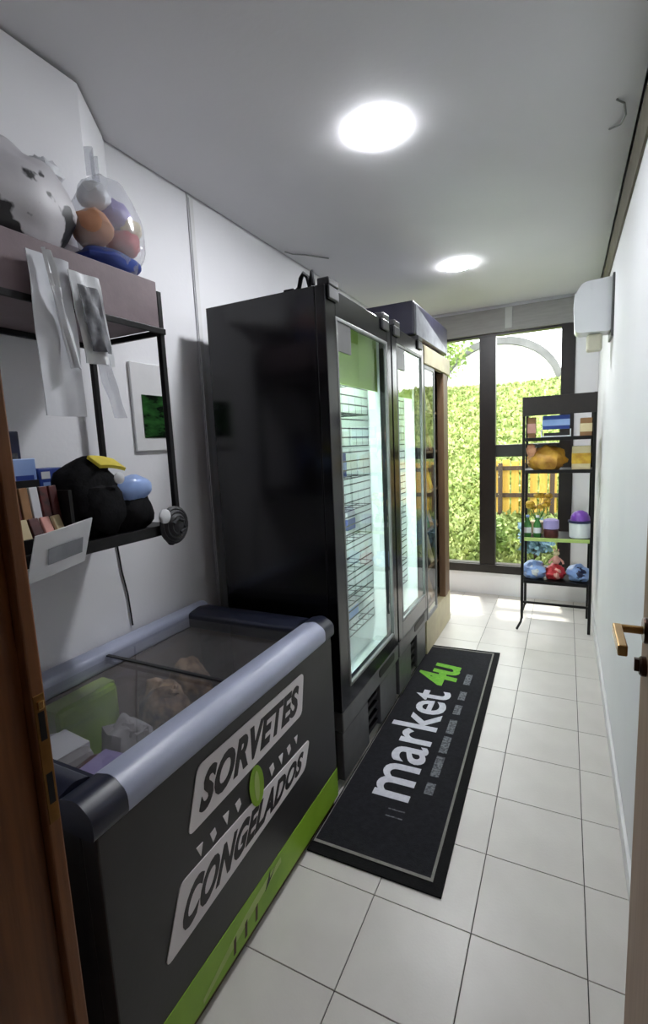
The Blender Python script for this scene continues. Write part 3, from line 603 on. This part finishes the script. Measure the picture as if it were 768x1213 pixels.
# ================================================================== RACK by the window
RX0, RX1, RY0, RY1 = -.295, .19, 3.93, 4.30
rk = thing('display_rack','black metal rack of goods standing before the window by right wall','rack',(-.05,4.1,0))
for x, y in ((RX0,RY0),(RX1-.02,RY0),(RX0,RY1-.02),(RX1-.02,RY1-.02)):
    part('post',MB().box(x,x+.02,y,y+.02,.0005 if x>0 else .07,1.775).bevel(.002),'metal_black',rk)
for y in (RY0,): part('foot',MB().tube([(RX0+.01,y+.01,.085),(RX0+.005,y-.02,.05),(RX0-.02,y-.07,.009)],.009,8).sm(),'metal_black',rk)
part('foot',MB().tube([(RX0+.01,RY1-.01,.085),(RX0-.01,RY1+.01,.009)],.009,8).sm(),'metal_black',rk)
part('header_panel',MB().box(RX0,RX1,RY0-.012,RY0-.0005,1.635,1.772).bevel(.002),'frame_black',rk)
for z in (.205,): part('cross_bar',MB().box(RX0+.02,RX1-.02,RY0+.003,RY0+.017,z-.008,z+.008),'metal_black',rk)
LV = (.365,.70,1.215,1.455)
for z in LV: part('shelf_board',MB().box(RX0+.001,RX1-.001,RY0+.021,RY1-.021,z,z+.015).bevel(.002),'metal_black',rk); part('shelf_lip',MB().box(RX0+.021,RX1-.021,RY0+.004,RY0+.0205,z-.006,z+.02).bevel(.002),'lime_pale' if z==.70 else 'metal_black',rk)
GR = 'goods on the window rack'
sz = [z+.0155 for z in LV]
carton(-.07,4.03,sz[3]+.06,.18,.12,.10,'blue','blue_pale','blue box on the uppermost rack shelf','box',GR)
t = thing('serving_tray','white shallow tray under the blue box on the rack','tray',(-.07,4.03,sz[3]),GR)
part('tray_base',MB().box(-.17,.03,3.955,4.10,sz[3],sz[3]+.012).box(-.17,-.163,3.955,4.10,sz[3]+.012,sz[3]+.0595).box(.023,.03,3.955,4.10,sz[3]+.012,sz[3]+.0595).bevel(.002),'white_plastic',t)
part('tray_card',MB().box(-.15,.01,3.957,3.962,sz[3]+.0125,sz[3]+.035),'cooler_dark',t)
carton(-.235,4.03,sz[3],.055,.10,.155,'kraft','pink','tall rusty brown box at the left end of rack top shelf','box',GR)
carton(.125,4.0,sz[3],.075,.09,.13,'kraft','cream','small kraft box at the right end of rack top shelf','box',GR)
t = thing('amber_sack','amber mesh sack slumped on the second rack shelf from top','sack',(-.14,4.05,sz[2]),GR)
part('sack_body',MB().blob((-.13,4.05,sz[2]+.075),(.135,.085,.10),.16,2.2,21,24,14,flat=sz[2]+.0005),'amber',t)
part('sack_neck',MB().blob((-.235,4.0,sz[2]+.15),(.035,.03,.05),.2,2.5,22),'peach',t)
carton(.10,4.05,sz[2],.12,.12,.17,'cream','golden','cream box with golden band beside amber sack','box',GR)
t = thing('purple_container','white tub with domed purple lid on the green edged rack shelf','container',(.105,4.02,sz[1]),GR)
part('tub',MB().lathe((.105,4.02,sz[1]),[(.055,0),(.07,.01),(.074,.12)],22).sm(),'white_plastic',t)
part('lid_rim',MB().lathe((.105,4.02,sz[1]+.1205),[(.08,0),(.082,.005),(.08,.016)],22).sm(),'navy',t)
part('dome',MB().lathe((.105,4.02,sz[1]+.137),[(.066,0),(.062,.03),(.045,.058),(.018,.072),(.004,.074)],22).sm(),'purple',t)
t = thing('lavender_jar','lavender lidded jar on the green edged rack shelf','jar',(-.09,4.0,sz[1]),GR)
part('jar_body',MB().lathe((-.09,4.0,sz[1]),[(.045,0),(.052,.01),(.052,.06),(.042,.07)],20).sm(),'maroon',t)
part('jar_lid',MB().lathe((-.09,4.0,sz[1]+.0705),[(.054,0),(.056,.01),(.054,.065),(.03,.075)],20).sm(),'lavender',t)
for k,(x,m,c_,lab) in enumerate(((-.255,'bottle_green','blue_pale','green bottle at the left end of green edged rack shelf'),(-.185,'bottle_green','white_plastic','green bottle beside lavender jar on the rack'))):
    bottle(x,4.0,sz[1],.028,.17,m,c_,lab,GR)
t = thing('flower_bunch','bunch of yellow paper flowers in a pot on the rack','flowers',(-.19,4.14,sz[1]),GR)
part('pot',MB().lathe((-.19,4.14,sz[1]),[(.04,0),(.055,.09),(.058,.10)],18).sm(),'cream',t)
random.seed(4)
for k in range(16):
    x, y, z = -.19+random.uniform(-.09,.09), 4.14+random.uniform(-.06,.06), sz[1]+.20+random.uniform(0,.12)
    f_ = part('flower',MB().blob((x,y,z),(.028,.028,.02),.25,3,k,10,6),'golden',t)
    part('stem',MB().tube([(-.19,4.14,sz[1]+.08),(x,y,z-.012)],.002,4),'bottle_green',f_)
for k,(x,y,rx,ry,rz,m,m2,lab) in enumerate(((-.212,4.06,.090,.095,.072,'blue_pale','white_plastic','pale blue glossy bag of goods at left of the bottom rack shelf'),(-.055,4.05,.070,.08,.064,'red','pink','red and pink glossy bag in the middle of bottom rack shelf'),(.10,4.06,.078,.09,.068,'blue_pale','navy','blue and white glossy bag at right of the bottom rack shelf'))):
    t = thing('goods_bag',lab,'bag',(x,y,sz[0]),GR); zz = sz[0]
    part('pouch',MB().blob((x,y,zz+rz*.8),(rx,ry,rz),.2,2.6,30+k,22,14,flat=zz+.0005),m,t)
    part('label_patch',MB().blob((x+.01,y-.022,zz+rz*.85),(rx*.6,ry*.85,rz*.75),.2,2.4,40+k,16,10,flat=zz+.001),m2,t)
t = thing('plush_toy','small pink and cream plush figure sitting on red bag of the rack','plush toy',(-.05,4.05,.49),GR)
part('torso',MB().blob((-.05,4.05,.530),(.028,.024,.036),.1,2,50,14,10),'pink',t)
part('head',MB().blob((-.05,4.048,.583),(.022,.02,.022),.08,2,51,14,10),'cream',t)
for s in (-1,1): part('arm',MB().tube([(-.05+s*.022,4.05,.543),(-.05+s*.045,4.035,.523),(-.05+s*.05,4.025,.508)],.008,6).sm(),'pink',t)
for s in (-1,1): part('ear',MB().blob((-.05+s*.014,4.05,.608),(.006,.005,.011),.05,2,52,8,6),'pink',t)
# ================================================================== GARDEN
def gz(x, y):
    if y < 5.1: return -.05
    t = y-5.1; z = -.05+.50*t if y < 10.2 else -.05+.50*5.1-.10*(y-10.2)
    return z+.10*noise.noise(Vector((x*.5,y*.5,0)))*min(1,t)
gm = MB(); nx, ny = 48, 48; vs = []; fs = []
for j in range(ny+1):
    for i in range(nx+1):
        x = -8+14*i/nx; y = 4.85+11*j/ny; vs.append((x,y,gz(x,y)))
for j in range(ny):
    for i in range(nx): a = j*(nx+1)+i; fs.append((a,a+1,a+nx+2,a+nx+1))
gm.add(vs,fs).sm()
gr_ = struct('ground',gm,'soil','sloping green garden bank outside the window','garden bank')
random.seed(7)
def leaves(n, sampler, size, up=.5):
    m = MB(); vs = []; fs = []
    for k in range(n):
        p, nrm = sampler(); s = size*random.uniform(.5,1.3)
        d = Vector((random.gauss(0,1),random.gauss(0,1),random.gauss(0,1)*.6+up)).normalized()
        sd = d.cross(Vector((random.gauss(0,1),random.gauss(0,1),random.gauss(0,1)))).normalized()*s*.33
        o = len(vs); vs += [p, p+d*s*.5+sd, p+d*s, p+d*s*.5-sd]; fs.append((o,o+1,o+2,o+3))
    m.v = [Vector(v) for v in vs]; m.f = fs; return m
def raw(name, m, mt_, parent=None, **kw):      # many leaves: no bevel or normal pass
    org = Vector(parent['_org']) if parent else base_of(m)
    me = bpy.data.meshes.new(name); me.from_pydata([tuple(v-org) for v in m.v],[],m.f); me.materials.append(MATS[mt_])
    o = bpy.data.objects.new(name,me); COL.objects.link(o)
    if parent: o.parent = parent
    else: o.location = org
    o['_org'] = tuple(org); return setp(o,**kw)
def on_bank():
    y = 5.15+5.3*random.random()**1.3; x = random.uniform(-.62*y+.6,.25*y-.6); return Vector((x,y,gz(x,y)-.01)), None
raw('bank_grass',leaves(38000,on_bank,.078,1.0),'leaf_a',label='light green grass and ground cover on the garden bank',cat='grass',kind='stuff')
def plant(name, x, y, h, rad, m, label, cat, n, size, group=None, up=.4, stem=True):
    z = gz(x,y); t = thing(name,label,cat,(x,y,z-.01),group)
    def smp():
        d = Vector((random.gauss(0,1),random.gauss(0,1),random.gauss(0,1))).normalized()*random.random()**.4
        return Vector((x+d.x*rad,y+d.y*rad,z+h*.6+d.z*h*.42)), None
    raw('foliage',leaves(n,smp,size,up),m,t)
    for k in range(3): part('stem',MB().tube([(x,y,z-.03),(x+random.uniform(-.3,.3)*rad,y,z+h*.35),(x+random.uniform(-.6,.6)*rad,y,z+h*.8)],.014*h+.003,6,.004),'bark',t)
plant('shrub',-.70,5.50,.46,.16,'leaf_b','leafy green shrub right outside the window by the mullion','shrub',700,.06,'shrubs outside the window')
plant('shrub',-.27,5.50,.44,.17,'leaf_blue','blue green shrub outside the window behind the rack','shrub',600,.07,'shrubs outside the window')
plant('shrub',.16,5.55,.58,.18,'leaf_dark','dark green shrub outside the window at right behind rack','shrub',700,.07,'shrubs outside the window')
plant('garden_tree',-2.35,10.6,1.5,.55,'leaf_b','small loose tree at the top of the bank beyond left pane','tree',900,.10)
fn_ = thing('garden_fence','yellow plank garden fence with dark posts beyond the right lower pane','fence',(.1,6.3,gz(.1,6.3)))
for k in range(16):
    x = -.80+k*.105; z = gz(x,6.3); part('fence_plank',MB().box(x,x+.082,6.30,6.32,z-.02,1.20+.012*math.sin(k*2.1)).bevel(.003),'fence_wood',fn_)
for k in range(6):
    x = -.74+k*.29; z = gz(x,6.28); part('fence_post',MB().box(x,x+.05,6.245,6.275,z-.05,1.17).bevel(.003),'fence_dark',fn_)
for z in (.75,1.08): part('fence_rail',MB().box(-.80,.86,6.277,6.299,z,z+.05),'fence_dark',fn_)
ar = thing('arched_canopy','pale arched canopy with a grey rim at the top of the bank','canopy',(-1.45,11.2,gz(-1.45,11.2)))
def arc(rx, rz, n=28): return [(-1.36-rx*math.cos(math.pi*i/n), 2.45+rz*math.sin(math.pi*i/n)) for i in range(n+1)]
oo, ii = arc(1.30,1.13), arc(1.17,.98)
part('grey_rim',MB().prism(oo+ii[::-1],'y',11.2,11.35),'rim_grey',ar)
i2 = arc(1.165,.975); part('infill_wall',MB().prism(i2,'y',11.30,11.40),'render_white',ar)
part('vault_roof',MB().prism(arc(1.28,1.11)+arc(1.18,.99)[::-1],'y',11.351,13.0),'render_white',ar)
